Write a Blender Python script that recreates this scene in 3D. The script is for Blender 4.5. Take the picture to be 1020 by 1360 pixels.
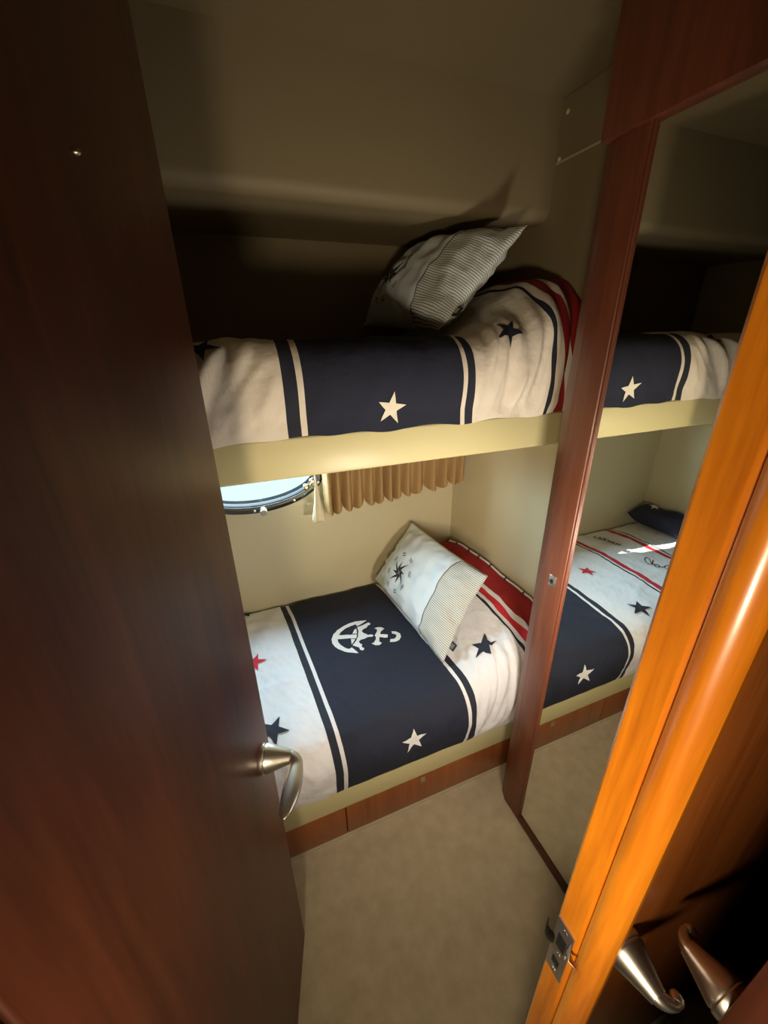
import bpy, bmesh, math, random
from mathutils import Vector, Matrix, noise
from mathutils.geometry import tessellate_polygon
for o in list(bpy.data.objects): bpy.data.objects.remove(o)
SC = bpy.context.scene; COL = SC.collection
random.seed(4)
# ---------------------------------------------------------------- camera
cam = bpy.data.cameras.new('camera'); cam.sensor_fit = 'HORIZONTAL'; cam.sensor_width = 36.0
cam.lens = 530.91/1020*36; cam.clip_start = .01
co = bpy.data.objects.new('camera', cam); COL.objects.link(co)
co.matrix_world = Matrix(((0.92955766, 0.15962101, -0.33233069, 0), (-0.36839863, 0.36714642, -0.8540995, 0),
                          (-0.0143182, 0.9163649, 0.40008793, 1.4), (0, 0, 0, 1)))
SC.camera = co
# ---------------------------------------------------------------- daylight outside the hull
w = bpy.data.worlds.new('daylight'); SC.world = w; w.use_nodes = True
nt = w.node_tree; nt.nodes.clear()
wo = nt.nodes.new('ShaderNodeOutputWorld'); bg = nt.nodes.new('ShaderNodeBackground')
tc = nt.nodes.new('ShaderNodeTexCoord'); sp = nt.nodes.new('ShaderNodeSeparateXYZ')
rp = nt.nodes.new('ShaderNodeValToRGB'); mp = nt.nodes.new('ShaderNodeMapRange')
mp.inputs[1].default_value = -1; mp.inputs[2].default_value = 1
e = rp.color_ramp.elements
e[0].position = .47; e[0].color = (.0135, .0175, .0176, 1)      # water below the horizon
e[1].position = .52; e[1].color = (.62, .82, 1, 1)           # overcast bright sky above
nt.links.new(tc.outputs['Generated'], sp.inputs[0]); nt.links.new(sp.outputs['Z'], mp.inputs[0])
nt.links.new(mp.outputs[0], rp.inputs[0]); nt.links.new(rp.outputs[0], bg.inputs[0])
bg.inputs[1].default_value = 76.0
nt.links.new(bg.outputs[0], wo.inputs[0])
def lamp(name, kind, energy, color, loc, target, **kw):
    l = bpy.data.lights.new(name, kind); l.energy = energy; l.color = color
    for k, v in kw.items(): setattr(l, k, v)
    o = bpy.data.objects.new(name, l); COL.objects.link(o); o.location = loc
    o.rotation_euler = (Vector(target)-Vector(loc)).to_track_quat('-Z', 'Y').to_euler()
    return o
lamp('sun', 'SUN', 14.0, (1, .95, .88), (.62, 1.72, 1.47), (.06, 1.40, .96), angle=.01)
po = lamp('porthole_portal', 'AREA', 1, (1, 1, 1), (.06, 1.475, .958), (.06, 0, .958), shape='RECTANGLE', size=.48, size_y=.25)
po.data.cycles.is_portal = True
# the lit passage behind the camera
lamp('passage_lamp', 'AREA', 4.1, (1.0, .80, .55), (-.185, -.18, 1.0), (.45, .60, .93), shape='DISK', size=.14, spread=math.radians(150))
SC.view_settings.view_transform = 'Standard'; SC.view_settings.look = 'None'
SC.view_settings.gamma = 1; SC.view_settings.use_curve_mapping = False; SC.view_settings.exposure = 0.0
SC.cycles.use_denoising = True
SC.cycles.max_bounces = 10; SC.cycles.sample_clamp_indirect = 6

# ---------------------------------------------------------------- materials
MATS = {}
def s2l(c): return tuple((x/255/12.92 if x/255 <= .04045 else ((x/255+.055)/1.055)**2.4) for x in c)
def mat(name, col, rough=.6, metal=0, spec=.5, coat=0, bump=None, bump_d=.002, var=None, var_scale=6, sheen=0):
    m = bpy.data.materials.new(name); m.use_nodes = True; n = m.node_tree.nodes; L = m.node_tree.links
    b = n['Principled BSDF']; b.inputs['Base Color'].default_value = (*col, 1)
    b.inputs['Roughness'].default_value = rough; b.inputs['Metallic'].default_value = metal
    b.inputs['Specular IOR Level'].default_value = spec; b.inputs['Coat Weight'].default_value = coat
    b.inputs['Coat Roughness'].default_value = .12; b.inputs['Sheen Weight'].default_value = sheen
    t = n.new('ShaderNodeTexCoord')
    if var:
        z = n.new('ShaderNodeTexNoise'); z.inputs['Scale'].default_value = var_scale; z.inputs['Detail'].default_value = 5
        r = n.new('ShaderNodeValToRGB'); r.color_ramp.elements[0].position = .32; r.color_ramp.elements[1].position = .68
        r.color_ramp.elements[0].color = (*var, 1); r.color_ramp.elements[1].color = (*col, 1)
        L.new(t.outputs['Object'], z.inputs[0]); L.new(z.outputs[0], r.inputs[0]); L.new(r.outputs[0], b.inputs['Base Color'])
    if bump:
        z = n.new('ShaderNodeTexNoise'); z.inputs['Scale'].default_value = bump; z.inputs['Detail'].default_value = 4
        q = n.new('ShaderNodeBump'); q.inputs['Distance'].default_value = bump_d; q.inputs['Strength'].default_value = .6
        L.new(t.outputs['Object'], z.inputs[0]); L.new(z.outputs[0], q.inputs['Height']); L.new(q.outputs[0], b.inputs['Normal'])
    MATS[name] = m; return m
def wood(name, dark, light, stretch=(26, 26, 1.6), rough=.3, coat=.3, spec=.5, streak=0.5):
    m = bpy.data.materials.new(name); m.use_nodes = True; n = m.node_tree.nodes; L = m.node_tree.links
    b = n['Principled BSDF']; b.inputs['Roughness'].default_value = rough
    b.inputs['Coat Weight'].default_value = coat; b.inputs['Coat Roughness'].default_value = .15; b.inputs['Specular IOR Level'].default_value = spec
    t = n.new('ShaderNodeTexCoord'); mpn = n.new('ShaderNodeMapping'); mpn.inputs['Scale'].default_value = stretch
    z = n.new('ShaderNodeTexNoise'); z.inputs['Scale'].default_value = 1; z.inputs['Detail'].default_value = 7; z.inputs['Distortion'].default_value = .7
    z2 = n.new('ShaderNodeTexNoise'); z2.inputs['Scale'].default_value = 6; z2.inputs['Detail'].default_value = 6
    mx = n.new('ShaderNodeMix'); mx.inputs[0].default_value = .35
    r = n.new('ShaderNodeValToRGB'); r.color_ramp.elements[0].position = .33; r.color_ramp.elements[1].position = .68
    r.color_ramp.elements[0].color = (*dark, 1); r.color_ramp.elements[1].color = (*light, 1)
    L.new(t.outputs['Object'], mpn.inputs[0]); L.new(mpn.outputs[0], z.inputs[0]); L.new(mpn.outputs[0], z2.inputs[0])
    L.new(z.outputs[0], mx.inputs[2]); L.new(z2.outputs[0], mx.inputs[3]); L.new(mx.outputs[0], r.inputs[0])
    L.new(r.outputs[0], b.inputs['Base Color'])
    q = n.new('ShaderNodeBump'); q.inputs['Distance'].default_value = .0006; q.inputs['Strength'].default_value = .3
    L.new(mx.outputs[0], q.inputs['Height']); L.new(q.outputs[0], b.inputs['Normal'])
    MATS[name] = m; return m
mat('cream_wall', (.66, .58, .37), .5, bump=60, bump_d=.0006, var=(.62, .54, .34), var_scale=3)
mat('cream_board', (.64, .57, .30), .38, spec=.4)
mat('dimmed_tan', (.235, .185, .10), .6, bump=80, bump_d=.0006)  # tan darkened to stand in for the dim light of the upper cabin
mat('carpet', (.66, .55, .37), .95, bump=900, bump_d=.004, var=(.55, .45, .29), var_scale=26)
wood('mahogany', (.05, .012, .006), (.12, .032, .014), (22, 22, 1.5), .4, .0, .4)
wood('post_wood', (.10, .025, .011), (.20, .056, .021), (30, 30, 2), .42, .05)
wood('cherry', (.48, .125, .005), (.82, .27, .012), (34, 34, 2.2), .32, .3)
wood('skirt_wood', (.22, .062, .016), (.36, .11, .03), (34, 34, 1.4), .35, .2)
mat('mirror_glass', (.86, .88, .84), .005, 1)
mat('steel', (.68, .65, .57), .34, 1)
mat('dark_steel', (.10, .095, .085), .35, 1)
mg = mat('fill_globe', (.9, .85, .75), .4)  # glowing globe of the added fill lamp
mg.node_tree.nodes['Principled BSDF'].inputs['Emission Color'].default_value = (1, .84, .62, 1)
mg.node_tree.nodes['Principled BSDF'].inputs['Emission Strength'].default_value = 3
wood('passage_wood', (.16, .044, .008), (.30, .09, .018), (24, 24, 1.6), .3, .25)
mat('plate', (.62, .58, .50), .42, 1)
mat('hem', (.62, .44, .2), .6)
mat('gasket', (.02, .02, .02), .8, spec=.05)
mat('rubber', (.004, .004, .004), .9, spec=0)
mat('gold', (.75, .52, .2), .25, 1)
mat('black', (.012, .01, .01), .5)
mat('white_cotton', (.76, .75, .77), .85, bump=48, bump_d=.0045, sheen=.1)
mat('cream_cotton', (.80, .72, .60), .85, bump=48, bump_d=.0045, sheen=.1)
mat('navy_cotton', (.021, .024, .041), .9, spec=.3, bump=55, bump_d=.0035)
mat('navy_print', (.014, .017, .03), .85)
mat('white_print', (.80, .79, .78), .8)
mat('cream_print', (.82, .76, .60), .8)
mat('red_cotton', (.30, .012, .014), .85, bump=700, bump_d=.0008)
mat('red_print', (.55, .02, .035), .85)
mat('ink', (.03, .03, .035), .8)
mat('curtain_cloth', (.42, .26, .105), .75, bump=500, bump_d=.0006)
mat('tassel_cord', (.78, .68, .46), .7)
mat('sealant', (.5, .43, .27), .6)
def ticking(name, base, line, period, frac, c2=None):
    m = bpy.data.materials.new(name); m.use_nodes = True; n = m.node_tree.nodes; L = m.node_tree.links
    b = n['Principled BSDF']; b.inputs['Roughness'].default_value = .85; b.inputs['Sheen Weight'].default_value = .1
    uv = n.new('ShaderNodeUVMap'); s = n.new('ShaderNodeSeparateXYZ'); L.new(uv.outputs[0], s.inputs[0])
    d = n.new('ShaderNodeMath'); d.operation = 'DIVIDE'; d.inputs[1].default_value = period; L.new(s.outputs['Y'], d.inputs[0])
    f = n.new('ShaderNodeMath'); f.operation = 'FRACT'; L.new(d.outputs[0], f.inputs[0])
    g = n.new('ShaderNodeMath'); g.operation = 'LESS_THAN'; g.inputs[1].default_value = frac; L.new(f.outputs[0], g.inputs[0])
    mx = n.new('ShaderNodeMix'); mx.data_type = 'RGBA'; mx.inputs[6].default_value = (*base, 1); mx.inputs[7].default_value = (*line, 1)
    L.new(g.outputs[0], mx.inputs[0]); L.new(mx.outputs[2], b.inputs['Base Color'])
    MATS[name] = m
ticking('ticking_bold', (.74, .76, .70), (.22, .26, .27), .0056, .42)
ticking('ticking_faint', (.80, .87, .91), (.66, .74, .79), .0033, .4)
m = bpy.data.materials.new('porthole_glass'); m.use_nodes = True; n = m.node_tree.nodes; n.clear()
o_ = n.new('ShaderNodeOutputMaterial'); t_ = n.new('ShaderNodeBsdfTransparent'); g_ = n.new('ShaderNodeBsdfGlossy'); x_ = n.new('ShaderNodeMixShader')
t_.inputs[0].default_value = (.93, .97, .96, 1); g_.inputs['Roughness'].default_value = .05; x_.inputs[0].default_value = .05
m.node_tree.links.new(t_.outputs[0], x_.inputs[1]); m.node_tree.links.new(g_.outputs[0], x_.inputs[2]); m.node_tree.links.new(x_.outputs[0], o_.inputs[0])
MATS['porthole_glass'] = m

# ---------------------------------------------------------------- builders
ORG = {}
def tag(o, label=None, cat=None, group=None, kind=None):
    if label: o['label'] = label
    if cat: o['category'] = cat
    if group: o['group'] = group
    if kind: o['kind'] = kind
    return o
def root(name, loc, label, cat, group=None, kind=None):
    o = bpy.data.objects.new(name, None); o.empty_display_size = .05; COL.objects.link(o); o.location = loc
    ORG[o.name] = Vector(loc); return tag(o, label, cat, group, kind)
def mk(name, verts, faces, mats, parent=None, uv=None, smooth=True, midx=None, angle=None):
    vs = [Vector(v) for v in verts]
    lo = Vector((min(v[i] for v in vs) for i in range(3))); hi = Vector((max(v[i] for v in vs) for i in range(3)))
    org = Vector(((lo.x+hi.x)/2, (lo.y+hi.y)/2, lo.z))
    me = bpy.data.meshes.new(name); me.from_pydata([v-org for v in vs], [], faces)
    if isinstance(mats, str): mats = [mats]
    for k in mats: me.materials.append(MATS[k])
    if midx: me.polygons.foreach_set('material_index', midx)
    if uv:
        l = me.uv_layers.new(name='UVMap')
        for lp in me.loops: l.data[lp.index].uv = uv[lp.vertex_index]
    me.polygons.foreach_set('use_smooth', [smooth]*len(me.polygons))
    me.update()
    if smooth and angle: me.set_sharp_from_angle(angle=math.radians(angle))
    o = bpy.data.objects.new(name, me); COL.objects.link(o); ORG[o.name] = org
    if parent: o.parent = parent; o.location = org-ORG[parent.name]
    else: o.location = org
    return o
def from_bm(name, bm, mats, parent=None, smooth=True, angle=35):
    bmesh.ops.recalc_face_normals(bm, faces=bm.faces[:])
    bm.verts.ensure_lookup_table(); bm.verts.index_update()
    vs = [v.co.copy() for v in bm.verts]; fs = [[v.index for v in f.verts] for f in bm.faces]; bm.free()
    return mk(name, vs, fs, mats, parent, smooth=smooth, angle=angle)
def box_bm(lo, hi, bev=.002, seg=2):
    bm = bmesh.new(); bmesh.ops.create_cube(bm, size=1)
    lo = Vector(lo); hi = Vector(hi)
    for v in bm.verts: v.co = Vector(((lo[i]+hi[i])/2+v.co[i]*(hi[i]-lo[i]) for i in range(3)))
    if bev: bmesh.ops.bevel(bm, geom=bm.edges[:], offset=bev, segments=seg, profile=.5, affect='EDGES')
    return bm
def box(name, lo, hi, m, parent=None, bev=.002, seg=2): return from_bm(name, box_bm(lo, hi, bev, seg), m, parent)
def frame_of(d):
    d = Vector(d).normalized(); a = Vector((0, 0, 1)) if abs(d.z) < .9 else Vector((1, 0, 0))
    x = a.cross(d).normalized(); return x, d.cross(x), d
def lathe(name, base, axis, prof, m, parent=None, n=28, angle=40):
    x, y, d = frame_of(axis); base = Vector(base); vs = []; fs = []
    for r, h in prof:
        for i in range(n):
            a = 2*math.pi*i/n; vs.append(base+d*h+(x*math.cos(a)+y*math.sin(a))*r)
    for k in range(len(prof)-1):
        for i in range(n):
            j = (i+1) % n; fs.append((k*n+i, k*n+j, (k+1)*n+j, (k+1)*n+i))
    fs.append(tuple(range(n))[::-1]); fs.append(tuple((len(prof)-1)*n+i for i in range(n)))
    return mk(name, vs, fs, m, parent, angle=angle)
def sweep(name, path, radii, m, parent=None, n=14, flat=None, closed=False):
    P = [Vector(p) for p in path]; vs = []; fs = []; N = len(P); up = None
    for i, p in enumerate(P):
        d = (P[(i+1) % N] if (closed or i < N-1) else P[i])-(P[i-1] if (closed or i > 0) else P[i]); d.normalize()
        if up is None: up = frame_of(d)[0]
        x = (up-d*up.dot(d)).normalized(); up = x; y = d.cross(x)
        r = radii[i] if isinstance(radii, (list, tuple)) else radii
        rx, ry = r if isinstance(r, tuple) else (r, r)
        for k in range(n):
            a = 2*math.pi*k/n; vs.append(p+x*math.cos(a)*rx+y*math.sin(a)*ry)
    for i in range(N if closed else N-1):
        i2 = (i+1) % N
        for k in range(n):
            j = (k+1) % n; fs.append((i*n+k, i*n+j, i2*n+j, i2*n+k))
    if not closed:
        fs.append(tuple(range(n))[::-1]); fs.append(tuple((N-1)*n+k for k in range(n)))
    return mk(name, vs, fs, m, parent, angle=60)
def prism(name, poly, z0, z1, m, parent=None, angle=30):
    n = len(poly); vs = [(x, y, z0) for x, y in poly]+[(x, y, z1) for x, y in poly]
    fs = [(i, (i+1) % n, n+(i+1) % n, n+i) for i in range(n)]
    bm = bmesh.new(); bv = [bm.verts.new(v) for v in vs]
    for f in fs: bm.faces.new([bv[i] for i in f])
    bm.faces.new(bv[:n][::-1]); bm.faces.new(bv[n:])
    return from_bm(name, bm, m, parent, angle=angle)

# ---------------------------------------------------------------- the cabin shell
S = dict(kind='structure')
X0, X1, YB, ZC, ZS_ = -.787, .8636, 1.40, 1.908, 1.668
tag(box('floor', (-.90, -1.25, -.05), (1.0, 1.47, 0), 'carpet', bev=0), 'beige cut pile carpet covering the cabin floor', 'carpet', **S)
tag(box('ceiling', (-.90, -1.25, ZC), (1.0, 1.47, ZC+.04), 'dimmed_tan', bev=0), 'tan vinyl lined cabin ceiling', 'ceiling', **S)
# hull side wall with an oval porthole opening
PX, PZ, PA, PB = .06, .958, .228, .108
def hole_wall():
    N = 96; ring = []; outer = []
    lo = (X0-.06, 0.); hi = (X1+.08, ZC)
    for i in range(N):
        a = 2*math.pi*i/N; c, s = math.cos(a), math.sin(a); ring.append((PX+PA*c, PZ+PB*s))
        k = min(((hi[0]-PX)/c if c > 0 else (lo[0]-PX)/c) if abs(c) > 1e-6 else 9e9, ((hi[1]-PZ)/s if s > 0 else (lo[1]-PZ)/s) if abs(s) > 1e-6 else 9e9)
        outer.append((PX+k*c, PZ+k*s))
    for cx in (lo[0], hi[0]):
        for cz in (lo[1], hi[1]):
            i = min(range(N), key=lambda q: math.dist(outer[q], (cx, cz))); outer[i] = (cx, cz)
    vs = []
    for y in (YB, YB+.06):
        vs += [(x, y, z) for x, z in ring]+[(x, y, z) for x, z in outer]
    fs = []
    for i in range(N):
        j = (i+1) % N
        fs += [(i, N+i, N+j, j), (2*N+i, 2*N+j, 3*N+j, 3*N+i), (i, j, 2*N+j, 2*N+i), (N+i, 3*N+i, 3*N+j, N+j)]
    bm = bmesh.new(); bv = [bm.verts.new(v) for v in vs]
    for f in fs: bm.faces.new([bv[q] for q in f])
    return from_bm('wall_back', bm, 'cream_wall', angle=20)
tag(hole_wall(), 'cream hull side wall behind both bunks', 'wall', **S)
wr = tag(box('wall_right', (X1, .158, 0), (X1+.03, YB, ZC), 'cream_wall', bev=0), 'cream end wall at the pillow end of the bunks', 'wall', **S)
box('seam_strip', (X1-.0065, .70, 1.783), (X1-.003, 1.0, 1.788), 'sealant', wr, .0008)
for y, z in ((.983, 1.878), (.992, 1.792)): lathe('screw_cap', (X1-.003, y, z), (-1, 0, 0), [(.0055, 0), (.0055, .002), (.003, .004)], 'cream_board', wr, 12)
tag(box('wall_shade_sheet', (X0, YB-.006, 1.224), (X1, YB-.0002, ZS_), 'dimmed_tan', bev=0), 'darkened tan sheet standing in for shade on the hull behind the upper bunk', 'wall panel', **S)  # sheet added over the cream hull, its dark tone imitates the recess shade
box('end_shade_sheet', (X1-.004, .70, 1.224), (X1+.001, YB-.006, ZC-.001), 'dimmed_tan', wr, 0)  # dark sheet over the cream end wall, shade put into its colour
tag(box('wall_left', (X0-.03, .16, 0), (X0, YB, ZC), 'cream_wall', bev=0), 'cream end wall seen in the mirror beyond the beds', 'wall', **S)
# the boxed-in side deck above the upper bunk: a lining panel with a rounded lower edge and a soffit
YP, ZS, RR = 1.004, 1.668, .03
poly = [(YB, ZC), (YP, ZC)]+[(YP+RR-RR*math.cos(a), ZS+RR-RR*math.sin(a)) for a in [math.pi/2*i/8 for i in range(9)]]+[(YB, ZS)]
n = len(poly); bm = bmesh.new()
bv = [bm.verts.new((x, y, z)) for x in (X0, X1) for y, z in poly]
for i in range(n): bm.faces.new((bv[i], bv[(i+1) % n], bv[n+(i+1) % n], bv[n+i]))
bm.faces.new(bv[:n]); bm.faces.new(bv[n:])
tag(from_bm('wall_upper', bm, 'dimmed_tan', angle=40), 'tan panel, darkened for shade, with rounded lower edge above the upper bunk', 'wall panel', **S)
# the bulkhead with the doorway
tag(box('wall_front', (X0-.03, .105, 0), (-.155, .16, ZC), 'mahogany', bev=0), 'dark wooden bulkhead behind the open door', 'wall', **S)
tag(box('wall_header', (-.155, .105, 1.862), (.31, .16, ZC), 'cherry', bev=0), 'wooden header above the cabin doorway', 'wall', **S)
tag(box('wall_bulkhead', (.325, .146, 0), (.96, .16, ZC), 'mahogany', bev=0), 'dark bulkhead panel beside the door frame', 'wall', **S)
# the passage the picture is taken from
tag(box('wall_passage_left', (X0-.06, -1.22, 0), (X0-.03, .105, ZC), 'mahogany', bev=0), 'wooden passage wall on the left of the doorway', 'wall', **S)
tag(box('wall_passage_right', (.925, -1.22, 0), (.96, .146, ZC), 'mahogany', bev=0), 'wooden passage wall on the right of the doorway', 'wall', **S)
tag(box('wall_passage_end', (X0-.06, -1.25, 0), (.96, -1.22, ZC), 'cream_wall', bev=0), 'cream passage wall facing the cabin doorway', 'wall', **S)
# ---- door frame on the right with a rounded stop moulding
fx = .283
st = [(fx+.004-.0125*math.sin(math.pi*i/14)**.6, .127-.030*i/14) for i in range(14)]
poly = [(.325, .16), (fx+.004, .16), (fx, .156), (fx, .1305), (fx+.003, .1285)]+st+[(fx+.006, .0965), (.30, .0985), (.30, .12), (.325, .12)]
jamb = tag(prism('trim_1', poly, 0, 1.862, 'cherry'), 'bright orange varnished door frame with rounded stop moulding', 'door frame', **S)
sp_ = box('strike_plate', (fx-.0022, .1325, .640), (fx+.001, .1570, .752), 'plate', jamb, .0008)
box('latch_hole', (fx-.0026, .1385, .700), (fx-.001, .1510, .728), 'black', sp_, .0003)
box('latch_hole', (fx-.0026, .1395, .660), (fx-.001, .1500, .676), 'black', sp_, .0003)
for z in (.649, .688, .743): lathe('screw', (fx-.002, .1435, z), (-1, 0, 0), [(.0032, 0), (.003, .0008), (.001, .0012)], 'steel', sp_, 12)
sweep('strike_lip', [(fx-.001, .154, .70), (fx-.004, .160, .70), (fx-.004, .165, .70), (fx+.002, .170, .70)], [(.0015, .013)]*4, 'dark_steel', sp_, 10)
sweep('lip_curl', [(fx-.001, .1345, .725), (fx-.006, .133, .728), (fx-.008, .130, .728), (fx-.005, .128, .726)], [(.0015, .013)]*4, 'plate', sp_, 10)
tag(prism('trim_2', [(-.19, .10), (-.152, .10), (-.152, .16), (-.19, .16)], 0, 1.862, 'mahogany'), 'dark door frame post on the hinge side', 'door frame', **S)
# ---- lever handle: rose, cone and lever as parts of the door they sit on
def lever_handle(door, at, nrm, along, length=.105, k=1.0):
    at, nrm, along = Vector(at), Vector(nrm).normalized(), Vector(along).normalized()
    h = lathe('door_handle', at, nrm, [(.0235, 0), (.0245, .002), (.0245, .0075), (.0235, .009), (.0225, .0092), (.0225, .0108), (.0235, .0112), (.0232, .014), (.019, .026), (.015, .038), (.0118, .048), (.0105, .052)], 'steel', door, 36, 30)
    p0 = at+nrm*.046; pts = []; rad = []
    for i in range(9):
        a = math.pi/2*i/8; pts.append(p0+nrm*(.016*math.sin(a))+along*(.016*(1-math.cos(a)))); rad.append((.0108*(1-(1-k)*i/8), (.0108-.0006*i)*(1-(1-k)*i/8)))
    L = 14
    for i in range(1, L+1):
        t = i/L; pts.append(p0+nrm*(.016-.010*t*t)+along*(.016+length*t)); w = (.0112+.0040*math.sin(math.pi*t)-.005*t**3)*k
        if i == L: w *= .55
        rad.append((w, w*.55))
    sweep('lever', pts, rad, 'steel', h, 18)
    return h
# ---- the open cabin door on the left
HX, HY, FXd, FYd = -.1465, .146, -.020, .554
dd = Vector((FXd-HX, FYd-HY, 0)); dl = dd.length; dd.normalize(); dn = Vector((dd.y, -dd.x, 0))
def door_slab(name, h0, d, nrm, width, thick, z0, z1, m, parent=None):
    bm = box_bm((0, 0, z0), (width, thick, z1), .003, 3); M = Matrix(((d.x, -nrm.x, 0), (d.y, -nrm.y, 0), (0, 0, 1)))
    for v in bm.verts: v.co = Vector((*h0, 0))+M @ v.co
    return from_bm(name, bm, m, parent)
d1 = tag(door_slab('door_1', (HX, HY), dd, dn, dl, .033, .006, 1.855, 'mahogany'), 'dark mahogany cabin door standing open on the left', 'door', **S)
hp = Vector((FXd, FYd, .748))-dd*.054
lever_handle(d1, hp-dn*.0005, dn, -dd, .082)
sc_ = Vector((HX, HY, 1.52))+dd*.27
lathe('stud', sc_-dn*.0005, dn, [(.0022, 0), (.0022, .002), (.0015, .0035), (.0006, .004)], 'steel', d1, 14)
# ---- dark doors of the passage seen at the lower right
d2 = tag(box('door_2', (.305, .121, .006), (.922, .142, 1.86), 'passage_wood', bev=.002), 'dark glossy passage door with a lever handle beside the orange frame', 'door', **S)
lever_handle(d2, (.351, .1215, .712), (0, -1, 0), (1, .0, 0), .004, .5)
d3 = tag(box('door_3', (.396, .008, .006), (.90, .034, 1.86), 'mahogany', bev=.002), 'dark door edge in the passage at the lower right corner', 'door', **S)
lever_handle(d3, (.420, .0335, .716), (0, 1, 0), (1, 0, 0), .004, .5)
# ---- added fill lamp, unseen behind the door frame, brightening the right of the cabin
wl = root('fill_lamp', (.44, .17, .82), 'added fill lamp beside the mirror, unseen behind the door frame', 'lamp')
lathe('base', (.44, .1595, .86), (0, 1, 0), [(.032, 0), (.032, .006), (.026, .012)], 'gold', wl, 28)
lathe('globe', (.44, .171, .86), (0, 1, 0), [(.024, 0), (.025, .008), (.021, .018), (.012, .025), (.003, .027)], 'fill_globe', wl, 28)
lamp('fill_lamp_light', 'SPOT', 17.5, (1.0, .90, .76), (.44, .235, .87), (.53, .835, .84), shadow_soft_size=.06, spot_size=math.radians(164), spot_blend=1.0)  # added spot that lifts the right end of the bunks
# ---------------------------------------------------------------- mirrored wardrobe
MX = .655
wd = root('wardrobe', (.74, .40, 0), 'tall mahogany wardrobe with a full length mirror beside the bunks', 'wardrobe')
box('carcass', (MX+.022, .168, .001), (.858, .635, ZC-.002), 'post_wood', wd, .002)
pol = [(MX+.03, .660), (MX+.013, .660), (MX+.010, .656), (MX+.001, .632), (MX, .630), (MX, .570), (MX+.004, .5655), (MX+.02, .5655)]
stl = prism('stile', pol+[(MX+.03, .60)], .001, 1.70, 'post_wood', wd)
box('fascia', (MX-.008, .168, 1.688), (MX+.03, .655, ZC-.003), 'post_wood', wd, .002)
box('bottom_rail', (MX-.001, .168, .001), (MX+.02, .568, .022), 'mahogany', wd, .002)
box('mirror', (MX+.006, .169, .02), (MX+.0215, .5665, 1.689), 'mirror_glass', wd, 0)
box('mirror_edge', (MX+.0005, .5635, .022), (MX+.0075, .5675, 1.688), 'post_wood', wd, .0008)
lk = box('lock_plate', (MX-.002, .588, .855), (MX+.002, .608, .884), 'steel', wd, .0008)
lathe('keyhole', (MX-.0015, .598, .869), (-1, 0, 0), [(.0055, 0), (.005, .002), (.002, .0025)], 'dark_steel', lk, 14)
# ---------------------------------------------------------------- bunks
lb = root('lower_bunk', (.04, 1.05, 0), 'lower bunk with cream rail and cherry drawer fronts along the floor', 'bunk', 'built-in bunks')
box('rail', (X0+.002, .7225, .139), (X1-.002, .745, .243), 'cream_board', lb, .006, 3)
box('base', (X0+.002, .745, .139), (X1-.002, YB-.003, .241), 'cream_board', lb, .003)
for a, b in ((X0+.002, .1465), (.1495, .74)):
    d = box('drawer_front', (a, .727, .008), (b, .743, .137), 'skirt_wood', lb, .0015)
    if b > .5: box('catch', (.392, .7245, .103), (.409, .728, .124), 'steel', d, .001)
box('drawer_front', (.743, .727, .008), (X1-.002, .743, .137), 'skirt_wood', lb, .0015)
box('plinth', (X0+.002, .745, .001), (X1-.002, YB-.003, .137), 'skirt_wood', lb, 0)
box('floor_bead', (X0+.002, .722, .001), (X1-.002, .744, .006), 'sealant', lb, .001)
ub = root('upper_bunk', (.04, 1.08, 1.138), 'upper bunk with a deep cream front board above the porthole', 'bunk', 'built-in bunks')
box('front_board', (X0+.002, .785, 1.140), (X1-.002, .812, 1.224), 'cream_board', ub, .006, 3)
box('base', (X0+.002, .812, 1.143), (X1-.002, YB-.007, 1.222), 'cream_board', ub, .003)
# ---------------------------------------------------------------- porthole
def oval(a, b, y, n=72): return [(PX+a*math.cos(2*math.pi*i/n), y, PZ+b*math.sin(2*math.pi*i/n)) for i in range(n)]
def oval_band(name, prof, m, parent=None, N=96):
    vs = []; fs = []; K = len(prof)
    for i in range(N):
        t = 2*math.pi*i/N
        for off, y in prof: vs.append((PX+(PA+off)*math.cos(t), y, PZ+(PB+off)*math.sin(t)))
    for i in range(N):
        j = (i+1) % N
        for k in range(K):
            l = (k+1) % K; fs.append((i*K+k, i*K+l, j*K+l, j*K+k))
    bm = bmesh.new(); bv = [bm.verts.new(v) for v in vs]
    for f in fs: bm.faces.new([bv[q] for q in f])
    return from_bm(name, bm, m, parent, angle=40)
win = tag(oval_band('window_1', [(.022, YB-.0005), (.021, YB-.009), (.014, YB-.013), (.004, YB-.013), (-.003, YB-.010), (-.004, YB+.02), (-.0005, YB+.02), (-.0005, YB-.0005)], 'dark_steel'), 'oval steel framed porthole half hidden by the upper bunk', 'porthole', **S)
oval_band('liner', [(-.0005, YB+.0205), (-.005, YB+.0230), (-.005, YB+.0598), (-.0005, YB+.0598)], 'rubber', win)
oval_band('gasket', [(-.003, YB-.004), (-.006, YB-.005), (-.008, YB+.0), (-.008, YB+.02), (-.004, YB+.02)], 'gasket', win)
N = 72; vs = [(PX, YB+.016, PZ)]+[(PX+(PA-.005)*math.cos(2*math.pi*i/N), YB+.016, PZ+(PB-.005)*math.sin(2*math.pi*i/N)) for i in range(N)]
vs += [(x, y+.006, z) for x, y, z in vs]
fs = [(0, 1+(i+1) % N, 1+i) for i in range(N)]+[(N+1, N+2+i, N+2+(i+1) % N) for i in range(N)]+[(1+i, 1+(i+1) % N, N+2+(i+1) % N, N+2+i) for i in range(N)]
mk('pane', vs, fs, 'porthole_glass', win, smooth=False)
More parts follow.
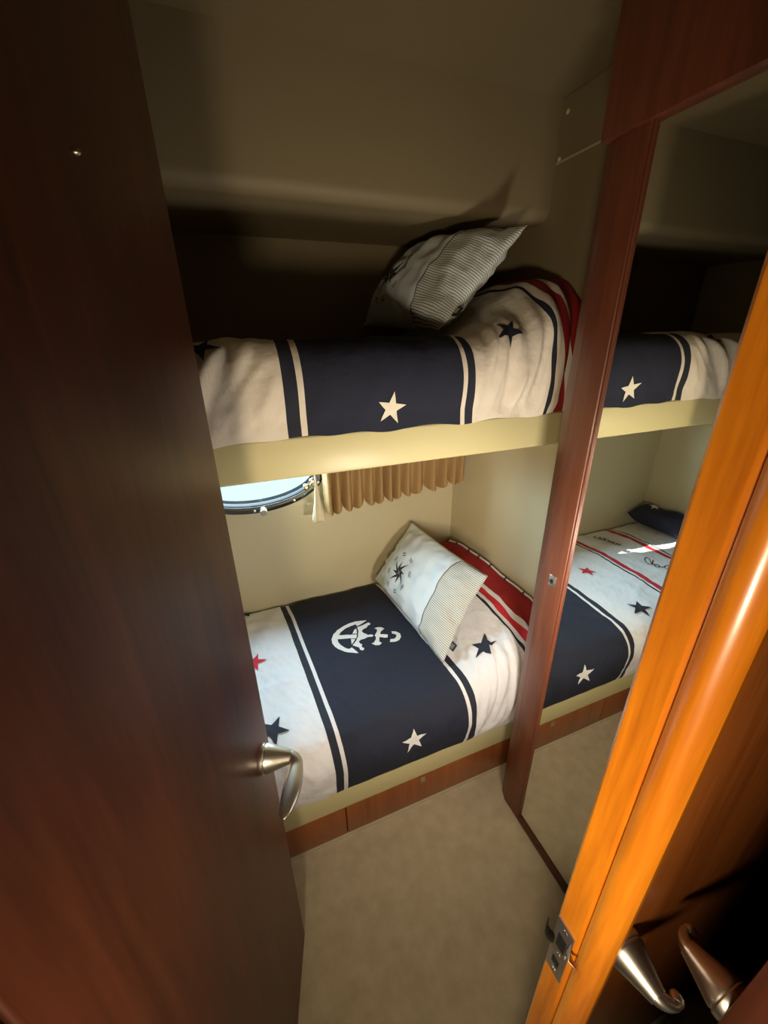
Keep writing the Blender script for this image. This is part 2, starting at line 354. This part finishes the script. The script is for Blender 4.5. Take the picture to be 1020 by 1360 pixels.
for k in range(10):
    t = 2*math.pi*(k+.4)/10
    lathe('bolt', (PX+(PA+.011)*math.cos(t), YB-.0125, PZ+(PB+.011)*math.sin(t)), (0, -1, 0), [(.0055, 0), (.005, .002), (.0025, .003)], 'steel', win, 12)
kb = lathe('clamp_knob', (.075, YB-.0125, PZ-PB-.012), (0, -1, 0), [(.013, 0), (.013, .006), (.008, .009), (.008, .015), (.012, .017), (.012, .025), (.009, .028)], 'steel', win, 20)
# ---------------------------------------------------------------- curtain and tassel
cu = root('curtain', (.57, 1.34, .80), 'short gathered tan curtain hanging beside the porthole', 'curtain')
def curtain():
    nx, nz = 260, 24; vs = []; fs = []
    for i in range(nx+1):
        t = i/nx; x = .292+.565*t
        ph = 2*math.pi*(14.5*t+.5*math.sin(5.1*t)+.28*math.sin(11*t+1))
        zb = .802+.058*t+.012*math.sin(ph*.5+1)+.006*math.sin(ph+.6)
        for j in range(nz+1):
            q = j/nz; z = 1.138+(zb-1.138)*q; am = .007+.013*q
            y = 1.352-.022*t+am*math.sin(ph)*(1+.25*math.sin(3*t*6))+.004*math.sin(2*ph+2*q)
            vs.append((min(.858, x+.006*math.cos(ph)*q), y, z))
    for i in range(nx):
        for j in range(nz):
            a = i*(nz+1)+j; fs.append((a, a+1, a+nz+2, a+nz+1))
    return vs, fs
vs, fs = curtain()
co_ = mk('drape', vs, fs, 'curtain_cloth', cu); sm = co_.modifiers.new('t', 'SOLIDIFY'); sm.thickness = .002
hem = [Vector(vs[i*25+24])+Vector((0, -.001, .003)) for i in range(261)]
sweep('hem', hem, .0018, 'hem', cu, 6)
sweep('rail', [(.27, 1.356, 1.132), (.5, 1.35, 1.132), (.858, 1.333, 1.132)], .006, 'cream_board', cu, 10)
ts = root('tassel_tieback', (.270, 1.335, .80), 'cream tassel tieback hanging at the left edge of the curtain', 'tassel')
n_ = 40; prof = [(.0045, .145), (.006, .125), (.0085, .11), (.0075, .10), (.0095, .085), (.0135, .06), (.0190, .03), (.0225, .006), (.020, 0)]
vs = []; fs = []
for r, hh in prof:
    for i in range(n_):
        a = 2*math.pi*i/n_; rr = r*(1+.10*math.sin(a*10)*(1 if hh < .1 else .2)); vs.append((.258+rr*math.cos(a), 1.312+rr*.7*math.sin(a), .795+hh+.004*math.sin(a*3)*(hh < .01)))
for k in range(len(prof)-1):
    for i in range(n_): j = (i+1) % n_; fs.append((k*n_+i, (k+1)*n_+i, (k+1)*n_+j, k*n_+j))
fs.append(tuple((len(prof)-1)*n_+i for i in range(n_))[::-1])
mk('fringe', vs, fs, 'tassel_cord', ts)
sweep('cord', [(.258, 1.312, .93), (.257, 1.318, .99), (.258, 1.322, 1.06), (.258, 1.322, 1.139)], .003, 'tassel_cord', ts, 8)
hk = root('tieback_hook', (.255, 1.385, .91), 'small brass curtain hook fixed at the porthole rim', 'hook')
lathe('plate', (.262, YB-.0005, .918), (0, -1, 0), [(.012, 0), (.012, .003), (.006, .005), (.004, .02), (.007, .022), (.007, .026), (.004, .029)], 'gold', hk, 18)
sweep('ring', [(.262+.011*math.cos(a), YB-.02, .910+.011*math.sin(a)) for a in [2*math.pi*i/20 for i in range(20)]], .002, 'gold', hk, 8, closed=True)
lathe('stud', (.236, YB-.0005, .902), (0, -1, 0), [(.009, 0), (.009, .012), (.005, .016)], 'gold', hk, 16)

# ---------------------------------------------------------------- bedding surfaces
def smooth(a,b,x):
    t=max(0.,min(1.,(x-a)/(b-a))); return t*t*(3-2*t)
def catmull(pts,n=14):
    P=[pts[0]]+list(pts)+[pts[-1]]; out=[]
    for i in range(1,len(P)-2):
        p0,p1,p2,p3=P[i-1:i+3]
        for k in range(n):
            t=k/n
            out.append(tuple(.5*(2*b+(c-a)*t+(2*a-5*b+4*c-d)*t*t+(3*b-a-3*c+d)*t**3) for a,b,c,d in zip(p0,p1,p2,p3)))
    out.append(tuple(pts[-1])); return out
class Prof:
    def __init__(s,pts):
        s.p=catmull(pts); s.L=[0.]
        for a,b in zip(s.p,s.p[1:]): s.L.append(s.L[-1]+math.dist(a,b))
        s.len=s.L[-1]
    def at(s,d):
        d=max(0.,min(s.len,d)); lo,hi=0,len(s.L)-1
        while hi-lo>1:
            m=(lo+hi)//2
            if s.L[m]<=d: lo=m
            else: hi=m
        t=(d-s.L[lo])/max(1e-9,s.L[hi]-s.L[lo]); a,b=s.p[lo],s.p[hi]
        return a[0]+(b[0]-a[0])*t,a[1]+(b[1]-a[1])*t
LOW=Prof([(1.392,.30),(1.388,.40),(1.35,.43),(1.2,.448),(1.0,.452),(.85,.453),(.765,.45),(.72,.435),(.694,.40),(.687,.34),(.697,.28),(.708,.246)])
UPP=Prof([(1.392,1.26),(1.388,1.35),(1.35,1.385),(1.2,1.395),(1.0,1.40),(.88,1.402),(.835,1.398),(.80,1.375),(.782,1.335),(.777,1.29),(.78,1.25),(.782,1.223)])
def low_base(u,s):
    y,z=LOW.at(s); q=s/LOW.len
    x=u+.04*min(1,max(0,(q-.1)/.8))
    w=smooth(.25,.45,z)
    b=.13*smooth(.49,.73,x)*(.75+.25*smooth(.72,1.1,y))+.03*smooth(.73,.86,x)
    z+=b*w
    return x,y,z
def upp_base(u,s):
    y,z=UPP.at(s); q=s/UPP.len; x=u
    w=smooth(1.23,1.40,z)
    z+=w*(.105*smooth(.55,.80,x)*smooth(.74,.95,y)+.03*smooth(.5,.8,x)-.008*smooth(.3,-.2,x))
    return x,y,z

CRES_O=[(0.3499,0.374),(0.331,0.366),(0.3122,0.3632),(0.2877,0.3655),(0.2616,0.3733),(0.2371,0.3837),(0.2169,0.3997),(0.2043,0.4187),(0.2006,0.4397),(0.2031,0.46),(0.2094,0.4789),(0.2211,0.497),(0.2326,0.5097),(0.2466,0.5198),(0.2616,0.5272)]
CRES_I=[(0.3488,0.3756),(0.3083,0.3894),(0.306,0.3777),(0.2835,0.3826),(0.2622,0.3883),(0.243,0.4001),(0.2325,0.4092),(0.223,0.4267),(0.2208,0.4444),(0.2233,0.4621),(0.2289,0.4775),(0.2363,0.4892),(0.2437,0.4934),(0.2525,0.4891),(0.2612,0.5254)]
SHANK=[(0.2299,0.4081),(0.2919,0.4327),(0.2824,0.4501),(0.2227,0.4265)]
BLK1=[(0.2787,0.4224),(0.2903,0.4063),(0.3001,0.4007),(0.2977,0.4143),(0.2931,0.4285)]
BLK2=[(0.2645,0.446),(0.278,0.4528),(0.2678,0.4643),(0.2575,0.4733)]
CROWN=[(0.3062,0.3947),(0.3249,0.3921),(0.3416,0.3897),(0.3506,0.3872),(0.3569,0.3931),(0.3525,0.4019),(0.3445,0.4023),(0.3357,0.4122),(0.3216,0.4154),(0.3132,0.4221),(0.3145,0.4334),(0.3207,0.442),(0.3242,0.4523),(0.3379,0.4563),(0.34,0.4648),(0.3325,0.4691),(0.3202,0.4622),(0.3076,0.4654),(0.2928,0.4648),(0.2834,0.472),(0.2838,0.4833),(0.288,0.4916),(0.2822,0.5017),(0.2864,0.5115),(0.2841,0.52),(0.2767,0.5206),(0.2723,0.5134),(0.2735,0.5007),(0.2662,0.4911),(0.2586,0.4792),(0.2766,0.4635),(0.2923,0.4416),(0.302,0.4192)]
STOCK=[(0.3576,0.4277),(0.3705,0.4252),(0.3826,0.4291),(0.3909,0.4418),(0.3801,0.4482),(0.3693,0.4567),(0.3633,0.4688),(0.3867,0.4788),(0.3794,0.493),(0.3543,0.4824),(0.3454,0.5011),(0.3498,0.5124),(0.3383,0.5173),(0.3264,0.515),(0.3171,0.5018),(0.3275,0.4991),(0.3373,0.4893),(0.3444,0.4753),(0.3433,0.4662),(0.3534,0.4559),(0.361,0.4472),(0.3633,0.4374)]
RING_O=[(0.4069,0.4655),(0.4207,0.4756),(0.428,0.4905),(0.4235,0.506),(0.4106,0.5204),(0.3955,0.524),(0.3763,0.5181)]
RING_I=[(0.4029,0.4798),(0.4099,0.4857),(0.412,0.4936),(0.409,0.4998),(0.4024,0.5056),(0.3942,0.5067),(0.3851,0.5039)]
WORD1=[[(-0.3581,0.1786),(-0.3807,0.1758),(-0.3594,0.1884),(-0.36,0.1978),(-0.3652,0.206)],[(-0.3563,0.2113),(-0.39,0.1952)],[(-0.362,0.2107),(-0.3626,0.2199),(-0.3808,0.2315),(-0.3753,0.2333),(-0.3713,0.2312),(-0.3698,0.2258),(-0.3713,0.2184),(-0.3754,0.2111),(-0.381,0.2057),(-0.3866,0.2039),(-0.3907,0.206),(-0.3921,0.2115),(-0.3906,0.219),(-0.3864,0.2263),(-0.3808,0.2315)],[(-0.3872,0.2504),(-0.3817,0.2523),(-0.3777,0.2507),(-0.3762,0.2461),(-0.3777,0.2396),(-0.3818,0.2329),(-0.3874,0.2279),(-0.393,0.2259),(-0.397,0.2275),(-0.3984,0.2322),(-0.3969,0.2388),(-0.3927,0.2454),(-0.3872,0.2504)],[(-0.3802,0.2552),(-0.3975,0.2494),(-0.3969,0.2578),(-0.376,0.2692),(-0.4005,0.2623),(-0.3988,0.2731),(-0.3748,0.2857),(-0.4003,0.2794),(-0.3964,0.292),(-0.3738,0.3048),(-0.3989,0.2958),(-0.3939,0.3077),(-0.3768,0.317),(-0.4049,0.3039),(-0.3915,0.3231)]]
WORD2=[[(-0.3743,0.5011),(-0.3594,0.4972),(-0.3635,0.4781),(-0.3776,0.4603),(-0.3949,0.4555),(-0.3967,0.4682),(-0.3855,0.4872),(-0.3743,0.5011),(-0.377,0.5114)],[(-0.4037,0.483),(-0.383,0.4955),(-0.3786,0.5052)],[(-0.383,0.5307),(-0.375,0.5339),(-0.3681,0.5341),(-0.364,0.5311),(-0.3639,0.5258),(-0.3677,0.5195),(-0.3745,0.5138),(-0.3825,0.5105),(-0.3896,0.5103),(-0.3937,0.5133),(-0.3938,0.5187),(-0.3898,0.5251),(-0.383,0.5307)],[(-0.3747,0.5351),(-0.3844,0.5391),(-0.398,0.5426)],[(-0.41,0.5588),(-0.4019,0.5623),(-0.3943,0.563),(-0.3891,0.5606),(-0.3878,0.5558),(-0.3907,0.5498),(-0.397,0.5442),(-0.4051,0.5405),(-0.4129,0.5398),(-0.4181,0.5423),(-0.4194,0.5472),(-0.4164,0.5533),(-0.41,0.5588)]]
def wrink(x, s, k, seed): return noise.noise(Vector((x*k[0], s*k[1], seed)))
def ridge(x, s, k, seed): return max(0, .32-abs(wrink(x, s, k, seed)))**1.5*5
def low_surf(u, s):
    x, y, z = low_base(u, s); q = s/LOW.len
    a = .006*wrink(u, s, (8, 6), 1)+.0045*wrink(u+.4*s, s, (20, 10), 5)+.003*abs(wrink(u-.5*s, s, (40, 16), 8))-.002+.0035*ridge(u-.6*s, s, (6, 9), 51)*smooth(.16, .05, u)+.002*ridge(u+.7*s, s, (5, 7), 53)
    fold = smooth(.47, .60, u)*smooth(.5, .8, s)             # gathers where the cover is pulled over the pillow
    a += fold*(.020*wrink(u+.25*s, s, (30, 5), 2)+.010*wrink(u+.3*s, s, (58, 8), 4)+.011*ridge(u+.35*s, s, (15, 3.5), 41))
    fr = smooth(.70, .90, s)
    a += fr*.010*wrink(u, s, (13, 4), 9)
    # normal direction in the section
    y2, z2 = LOW.at(min(LOW.len, s+.004)); y1, z1 = LOW.at(max(0, s-.004))
    ty, tz = y2-y1, z2-z1; l = math.hypot(ty, tz) or 1
    ny, nz = tz/l, -ty/l
    e = min(1, (LOW.len-s)/.04)*min(1, s/.15)
    return x, min(y+ny*a*e, 1.394), z+nz*a*e+(.008*wrink(u, 0, (11, 1), 12) if s > LOW.len-.03 else 0)*(1-(LOW.len-s)/.03)
def upp_surf(u, s):
    x, y, z = upp_base(u, s)
    a = .008*wrink(u, s, (9, 6), 21)+.005*wrink(u+.3*s, s, (22, 10), 25)
    fold = smooth(.50, .60, u)*smooth(.5, .72, s)
    a += fold*(.022*wrink(u+.2*s, s, (27, 5), 22)+.012*wrink(u+.3*s, s, (52, 8), 24)+.011*ridge(u+.3*s, s, (15, 3.5), 44))
    left = smooth(.14, .05, u)*smooth(.55, .72, s)
    a += left*(.014*wrink(u+.5*s, s, (26, 6), 27)+.007*ridge(u+.6*s, s, (12, 4), 47))
    y2, z2 = UPP.at(min(UPP.len, s+.004)); y1, z1 = UPP.at(max(0, s-.004))
    ty, tz = y2-y1, z2-z1; l = math.hypot(ty, tz) or 1
    ny, nz = tz/l, -ty/l
    e = min(1, (UPP.len-s)/.03)*min(1, s/.15)
    g = max(0, 1-(UPP.len-s)/.03)
    return x, min(y+ny*a*e-.004*g, 1.394), z+nz*a*e+g*(.009*wrink(u, 0, (11, 1), 32)-.001)
def duvet(name, fn, prof, bands, floor_z, label, u0, u1):
    us = [u0]
    edges = sorted({b for b, _ in bands} | {u1})
    for e in edges[1:] if edges[0] <= u0 else edges:
        a = us[-1]; k = max(1, int(math.ceil((e-a)/.006))); us += [a+(e-a)*(i+1)/k for i in range(k)]
    ns = 150; ss = [prof.len*j/ns for j in range(ns+1)]
    vs = []; fs = []; mi = []; names = []
    def mid(u):
        r = bands[0][1]
        for b, mm in bands:
            if u >= b: r = mm
        if r not in names: names.append(r)
        return names.index(r)
    for u in us:
        for s in ss: vs.append(fn(u, s))
    W = ns+1
    for i in range(len(us)-1):
        c = mid((us[i]+us[i+1])/2)
        for j in range(ns): a = i*W+j; fs.append((a, a+1, a+W+1, a+W)); mi.append(c)
    for i, off in ((0, 0), (len(us)-1, 0)):                  # the two ends hang down to the bunk base
        b = len(vs)
        for j in range(W): x, y, z = vs[i*W+j]; vs.append((x, y, min(z, floor_z)))
        for j in range(ns):
            f = (i*W+j, i*W+j+1, b+j+1, b+j); fs.append(f if i else f[::-1]); mi.append(mid(us[0]+.001) if i == 0 else mid(us[-1]-.001))
    rt = root(name, ((u0+u1)/2, 1.05, floor_z), label, 'duvet', 'nautical duvets on the bunks')
    mk('cover', vs, fs, names, rt, midx=mi)
    return rt
def normal(fn, u, s):
    e = .002; a = Vector(fn(u+e, s))-Vector(fn(u-e, s)); b = Vector(fn(u, s+e))-Vector(fn(u, s-e))
    return b.cross(a).normalized() if False else a.cross(b).normalized()
def on(fn, u, s, off=.0022):
    n_ = normal(fn, u, s); p = Vector(fn(u, s))
    if n_.z < -.2 or (n_.y > 0 and abs(n_.z) < .5): n_ = -n_
    return p+n_*off
def applique(name, fn, polys, m, parent, maxe=.006, off=.0022):
    tris = []
    for P in polys:
        V = [Vector((x, y, 0)) for x, y in P]
        for t in tessellate_polygon([V]): tris.append([V[i].xy if hasattr(V[i], 'xy') else V[i] for i in t])
    out = []
    st = [tuple((p[0], p[1]) for p in t) for t in tris]
    while st:
        a, b, c = st.pop()
        L = [(math.dist(a, b), 0), (math.dist(b, c), 1), (math.dist(c, a), 2)]; l, k = max(L)
        if l > maxe:
            if k == 1: a, b, c = b, c, a
            elif k == 2: a, b, c = c, a, b
            mm = ((a[0]+b[0])/2, (a[1]+b[1])/2); st += [(a, mm, c), (mm, b, c)]
        else: out.append((a, b, c))
    idx = {}; vs = []; fs = []
    for t in out:
        f = []
        for p in t:
            k = (round(p[0], 6), round(p[1], 6))
            if k not in idx: idx[k] = len(vs); vs.append(on(fn, p[0], p[1], off))
            f.append(idx[k])
        if len(set(f)) == 3: fs.append(f)
    return mk(name, vs, fs, m, parent)
def star(c, r, rot, k=.40): return [(c[0]+(r if i % 2 == 0 else r*k)*math.cos(rot+i*math.pi/5), c[1]+(r if i % 2 == 0 else r*k)*math.sin(rot+i*math.pi/5)) for i in range(10)]
def strip(o, i): return [[o[k], o[k+1], i[k+1], i[k]] for k in range(len(o)-1)]
def stroke(P, w):
    out = []
    for a, b in zip(P, P[1:]):
        d = math.dist(a, b)
        if d < 1e-6: continue
        nx, ny = -(b[1]-a[1])/d*w, (b[0]-a[0])/d*w; ex, ey = (b[0]-a[0])/d*w*.4, (b[1]-a[1])/d*w*.4
        out.append([(a[0]+nx-ex, a[1]+ny-ey), (b[0]+nx+ex, b[1]+ny+ey), (b[0]-nx+ex, b[1]-ny+ey), (a[0]-nx-ex, a[1]-ny-ey)])
    return out
W_, N_, R_, NP = 'white_cotton', 'navy_cotton', 'red_cotton', 'navy_print'
dl_ = duvet('duvet', low_surf, LOW, [(-.78, W_), (-.535, NP), (-.527, W_), (-.513, 'red_print'), (-.488, W_), (-.255, 'red_print'), (-.228, W_), (-.216, NP), (-.207, W_),
    (.082, NP), (.103, W_), (.114, N_), (.486, W_), (.496, NP), (.514, W_), (.690, NP), (.699, W_), (.713, 'red_print'), (.735, W_), (.750, R_)], .244,
    'white and navy duvet with anchor print on the lower bunk', -.78, .822)
applique('star', low_surf, [star((.31, .868), .040, -.25)], 'white_print', dl_)
applique('star', low_surf, [star((.600, .716), .037, .35)], 'navy_print', dl_)
applique('star', low_surf, [star((-.055, .438), .040, .15)], 'red_print', dl_)
applique('star', low_surf, [star((-.045, .707), .044, .3)], 'navy_print', dl_)
applique('star', low_surf, [star((-.045, .125), .036, .1)], 'navy_print', dl_)
applique('star', low_surf, [star((-.30, .75), .036, .5)], 'navy_print', dl_) if False else None
applique('anchor', low_surf, strip(CRES_O, CRES_I)+[SHANK, BLK1, BLK2, CROWN, STOCK]+strip(RING_O, RING_I), 'white_print', dl_, off=.0020)
for wd_ in (WORD1, WORD2): applique('lettering', low_surf, [q for st_ in wd_ for q in stroke(st_, .0022)], 'ink', dl_)
C_ = 'cream_cotton'
du_ = duvet('duvet', upp_surf, UPP, [(-.78, C_), (.108, NP), (.134, C_), (.146, N_), (.490, C_), (.501, NP), (.521, C_), (.722, NP), (.732, C_), (.752, 'red_cotton'), (.782, C_), (.800, R_)], 1.2255,
    'cream and navy duvet with a star on the upper bunk', -.78, .855)
applique('star', upp_surf, [star((.322, .818), .034, -.15)], 'cream_print', du_)
applique('star', upp_surf, [star((-.022, .677), .036, .2)], 'navy_print', du_)
applique('star', upp_surf, [star((.618, .690), .032, .5)], 'navy_print', du_)
# knotted ties along the open red end of the lower duvet
for k in range(8):
    s = .17+.073*k+random.uniform(-.018, .018); p = Vector(low_surf(.819, s)); n2 = Vector((.2, 0, 1))
    sweep('knot', [p+Vector((-.008, -.004, .001)), p+Vector((-.003, 0, .006)), p+Vector((.002, .002, .007)), p+Vector((.004, .007, .002))], [.0025, .003, .003, .0015], 'ink', dl_, 6)
sweep('lining_edge', [Vector(low_surf(.821, .16+.011*k))+Vector((.002, 0, .001)) for k in range(52)], .004, 'white_cotton', dl_, 8)
# ---------------------------------------------------------------- cushions
def cushion(name, A, B, Cc, D, T, label, seed, back=.4, face_sign=1):
    A, B, Cc, D = map(Vector, (A, B, Cc, D)); n = (B-A).cross(D-A).normalized()
    wa = (B-A).length; wb = (D-A).length; NA, NB = 64, 44
    def pt(a, b, side):
        s, t = a*2-1, b*2-1
        p = .006*(1-s*s); q = .012*(1-t*t)               # edges drawn in between the corners
        b2 = b+(-t)*p/wb*abs(t)**2; a2 = a+(-s)*q/wa*abs(s)**2
        base = A*(1-a2)*(1-b2)+B*a2*(1-b2)+Cc*a2*b2+D*(1-a2)*b2
        prof = (max(0, 1-s**4)**.8)*(max(0, 1-t**4)**.8)*(1-.35*(s*s+t*t)/2)
        edge = min(1-abs(s), 1-abs(t))
        wv = noise.noise(Vector((a*9, b*7, seed+side*3)))*.010+noise.noise(Vector((a*20, b*16, seed+7)))*.009*(1-min(1, edge*2.2))
        pk = .009*math.sin((a*wa+b*wb)*160)*math.exp(-(edge*9)**1.2)*noise.noise(Vector((a*8, b*8, seed+2)))*2
        return base+n*side*((T if side > 0 else T*back)*prof+(wv+pk)*min(1, prof*3))
    vs = []; fs = []; mi = []; uv = []; idx = {}
    def vid(i, j, side):
        k = (i, j, 0 if i in (0, NA) or j in (0, NB) else side)
        if k not in idx:
            idx[k] = len(vs); vs.append(pt(i/NA, j/NB, side)); uv.append((i/NA*wa, j/NB*wb))
        return idx[k]
    for side in (1, -1):
        for i in range(NA):
            for j in range(NB):
                f = [vid(i, j, side), vid(i+1, j, side), vid(i+1, j+1, side), vid(i, j+1, side)]
                fs.append(f if side > 0 else f[::-1]); mi.append(1 if (i+.5)/NA > .745 else 0)
    rt = root(name, ((A+B)/2), label, 'cushion', 'striped cushions with a compass')
    mk('cover', vs, fs, ['ticking_faint', 'ticking_bold'], rt, uv=uv, midx=mi)
    # printed and sewn details on the face that looks at the room
    def face(a, b, off=.0012):
        a, b = a/wa, b/wb; e = .004; p = pt(a, b, face_sign)
        nn = (pt(a+e, b, face_sign)-p).cross(pt(a, b+e, face_sign)-p).normalized()*face_sign
        return tuple(p+nn*off)
    def fpatch(nm, polys, m):
        fn = lambda u, s: face(u, s, .0)
        tr = []
        for P in polys:
            V = [Vector((x, y, 0)) for x, y in P]
            for t in tessellate_polygon([V]): tr.append([(V[i].x, V[i].y) for i in t])
        v2 = []; f2 = []
        while tr:
            a, b, c = tr.pop(); l, k = max((math.dist(a, b), 0), (math.dist(b, c), 1), (math.dist(c, a), 2))
            if l > .006:
                if k == 1: a, b, c = b, c, a
                elif k == 2: a, b, c = c, a, b
                mm = ((a[0]+b[0])/2, (a[1]+b[1])/2); tr += [(a, mm, c), (mm, b, c)]
            else:
                k = len(v2); v2 += [face(*a), face(*b), face(*c)]; f2.append((k, k+1, k+2))
        return mk(nm, v2, f2, m, rt)
    cx, cy = .335*wa, .385*wb; polys = []
    def pol(r, a): return (cx+r*math.cos(a), cy+r*math.sin(a))
    for k in range(4):
        a = math.radians(45+12+90*k)
        polys.append([pol(.055, a), pol(.017, a+math.pi/4), (cx, cy)]); polys.append([pol(.042, a+math.pi/4), pol(.015, a+math.pi/2), pol(.003, a)])
    for k in range(8):
        a = 2*math.pi*k/8+.35
        for r in (.064, .072): polys.append([pol(r, a-.15), pol(r+.0028, a-.15), pol(r+.0028, a+.15), pol(r, a+.15)])
    fpatch('compass_print', polys, 'ink')['kind'] = 'stuff'
    sweep('seam', [face(.747*wa, wb*(.02+.96*k/40), .0004) for k in range(41)], .0011, 'ink', rt, 6)
    # loop tag sewn into the long edge seam near the lower corner
    p = pt(.86, 0.0, 1) if False else Vector(pt(.985, .22, 1)); ax = (B-A).normalized(); bx = (D-A).normalized()
    q0 = Vector(pt(1.0, .20, 1))
    vsx = []; 
    for k, (dx, dz) in enumerate(((-.004, 0), (.018, -.004), (.018, -.006), (-.004, -.004))):
        for dy in (-.012, .012): vsx.append(q0+ax*dx+bx*dy+n*dz)
    tg = mk('fabric_tag', vsx, [(0, 1, 3, 2), (2, 3, 5, 4), (4, 5, 7, 6), (6, 7, 1, 0), (0, 2, 4, 6), (1, 7, 5, 3)], 'ink', rt, smooth=False)
    c0 = q0+ax*.009+n*(.0006)
    mk('tag_mark', [c0+ax*dx+bx*dy+n*(-.0014 if dx > 0 else .0008) for dx, dy in ((-.005, -.007), (.005, -.007), (.005, .007), (-.005, .007))], [(0, 1, 2, 3)], 'steel', tg, smooth=False)
    return rt
cushion('cushion', (.474, 1.340, .475), (.509, .822, .465), (.700, .893, .697), (.652, 1.362, .697), .058, 'pale blue compass cushion with striped end leaning on the lower bunk', 3)
cushion('cushion', (.468, 1.375, 1.435), (.503, .915, 1.412), (.700, .878, 1.628), (.655, 1.350, 1.648), .078, 'grey striped cushion leaning on the upper bunk under the panel', 11, .8)
# navy pillow at the far end of the lower bunk (shows in the mirror)
def pillow_navy():
    NA, NB = 36, 24; vs = []; fs = []; idx = {}
    def pt(a, b, side):
        s, t = a*2-1, b*2-1; pr = (max(0, 1-s**4)*max(0, 1-t**4))**.6
        y = 1.375-.38*a; x = -.765+.125*b; z = .505+.02*noise.noise(Vector((a*3, b*2, 4)))+.012*(1-b)
        return (x, y, z+side*.046*pr)
    def vid(i, j, sd):
        k = (i, j, 0 if i in (0, NA) or j in (0, NB) else sd)
        if k not in idx: idx[k] = len(vs); vs.append(pt(i/NA, j/NB, sd))
        return idx[k]
    for sd in (1, -1):
        for i in range(NA):
            for j in range(NB):
                f = [vid(i, j, sd), vid(i+1, j, sd), vid(i+1, j+1, sd), vid(i, j+1, sd)]; fs.append(f if sd > 0 else f[::-1])
    rt = root('pillow', (-.70, 1.19, .45), 'navy pillow with white stars at the far end, seen in the mirror', 'pillow')
    mk('cover', vs, fs, 'navy_cotton', rt)
    for a0, b0 in ((.25, .5), (.78, .55)):
        P = star((0, 0), 1, .3); v = [Vector(pt(a0, b0, 1))+Vector((0, 0, .0015))]+[Vector(pt(a0+p[0]*.075, b0+p[1]*.20, 1))+Vector((0, 0, .0022)) for p in P]
        mk('star', v, [(0, 1+i, 1+(i+1) % 10) for i in range(10)], 'white_print', rt)
pillow_navy()
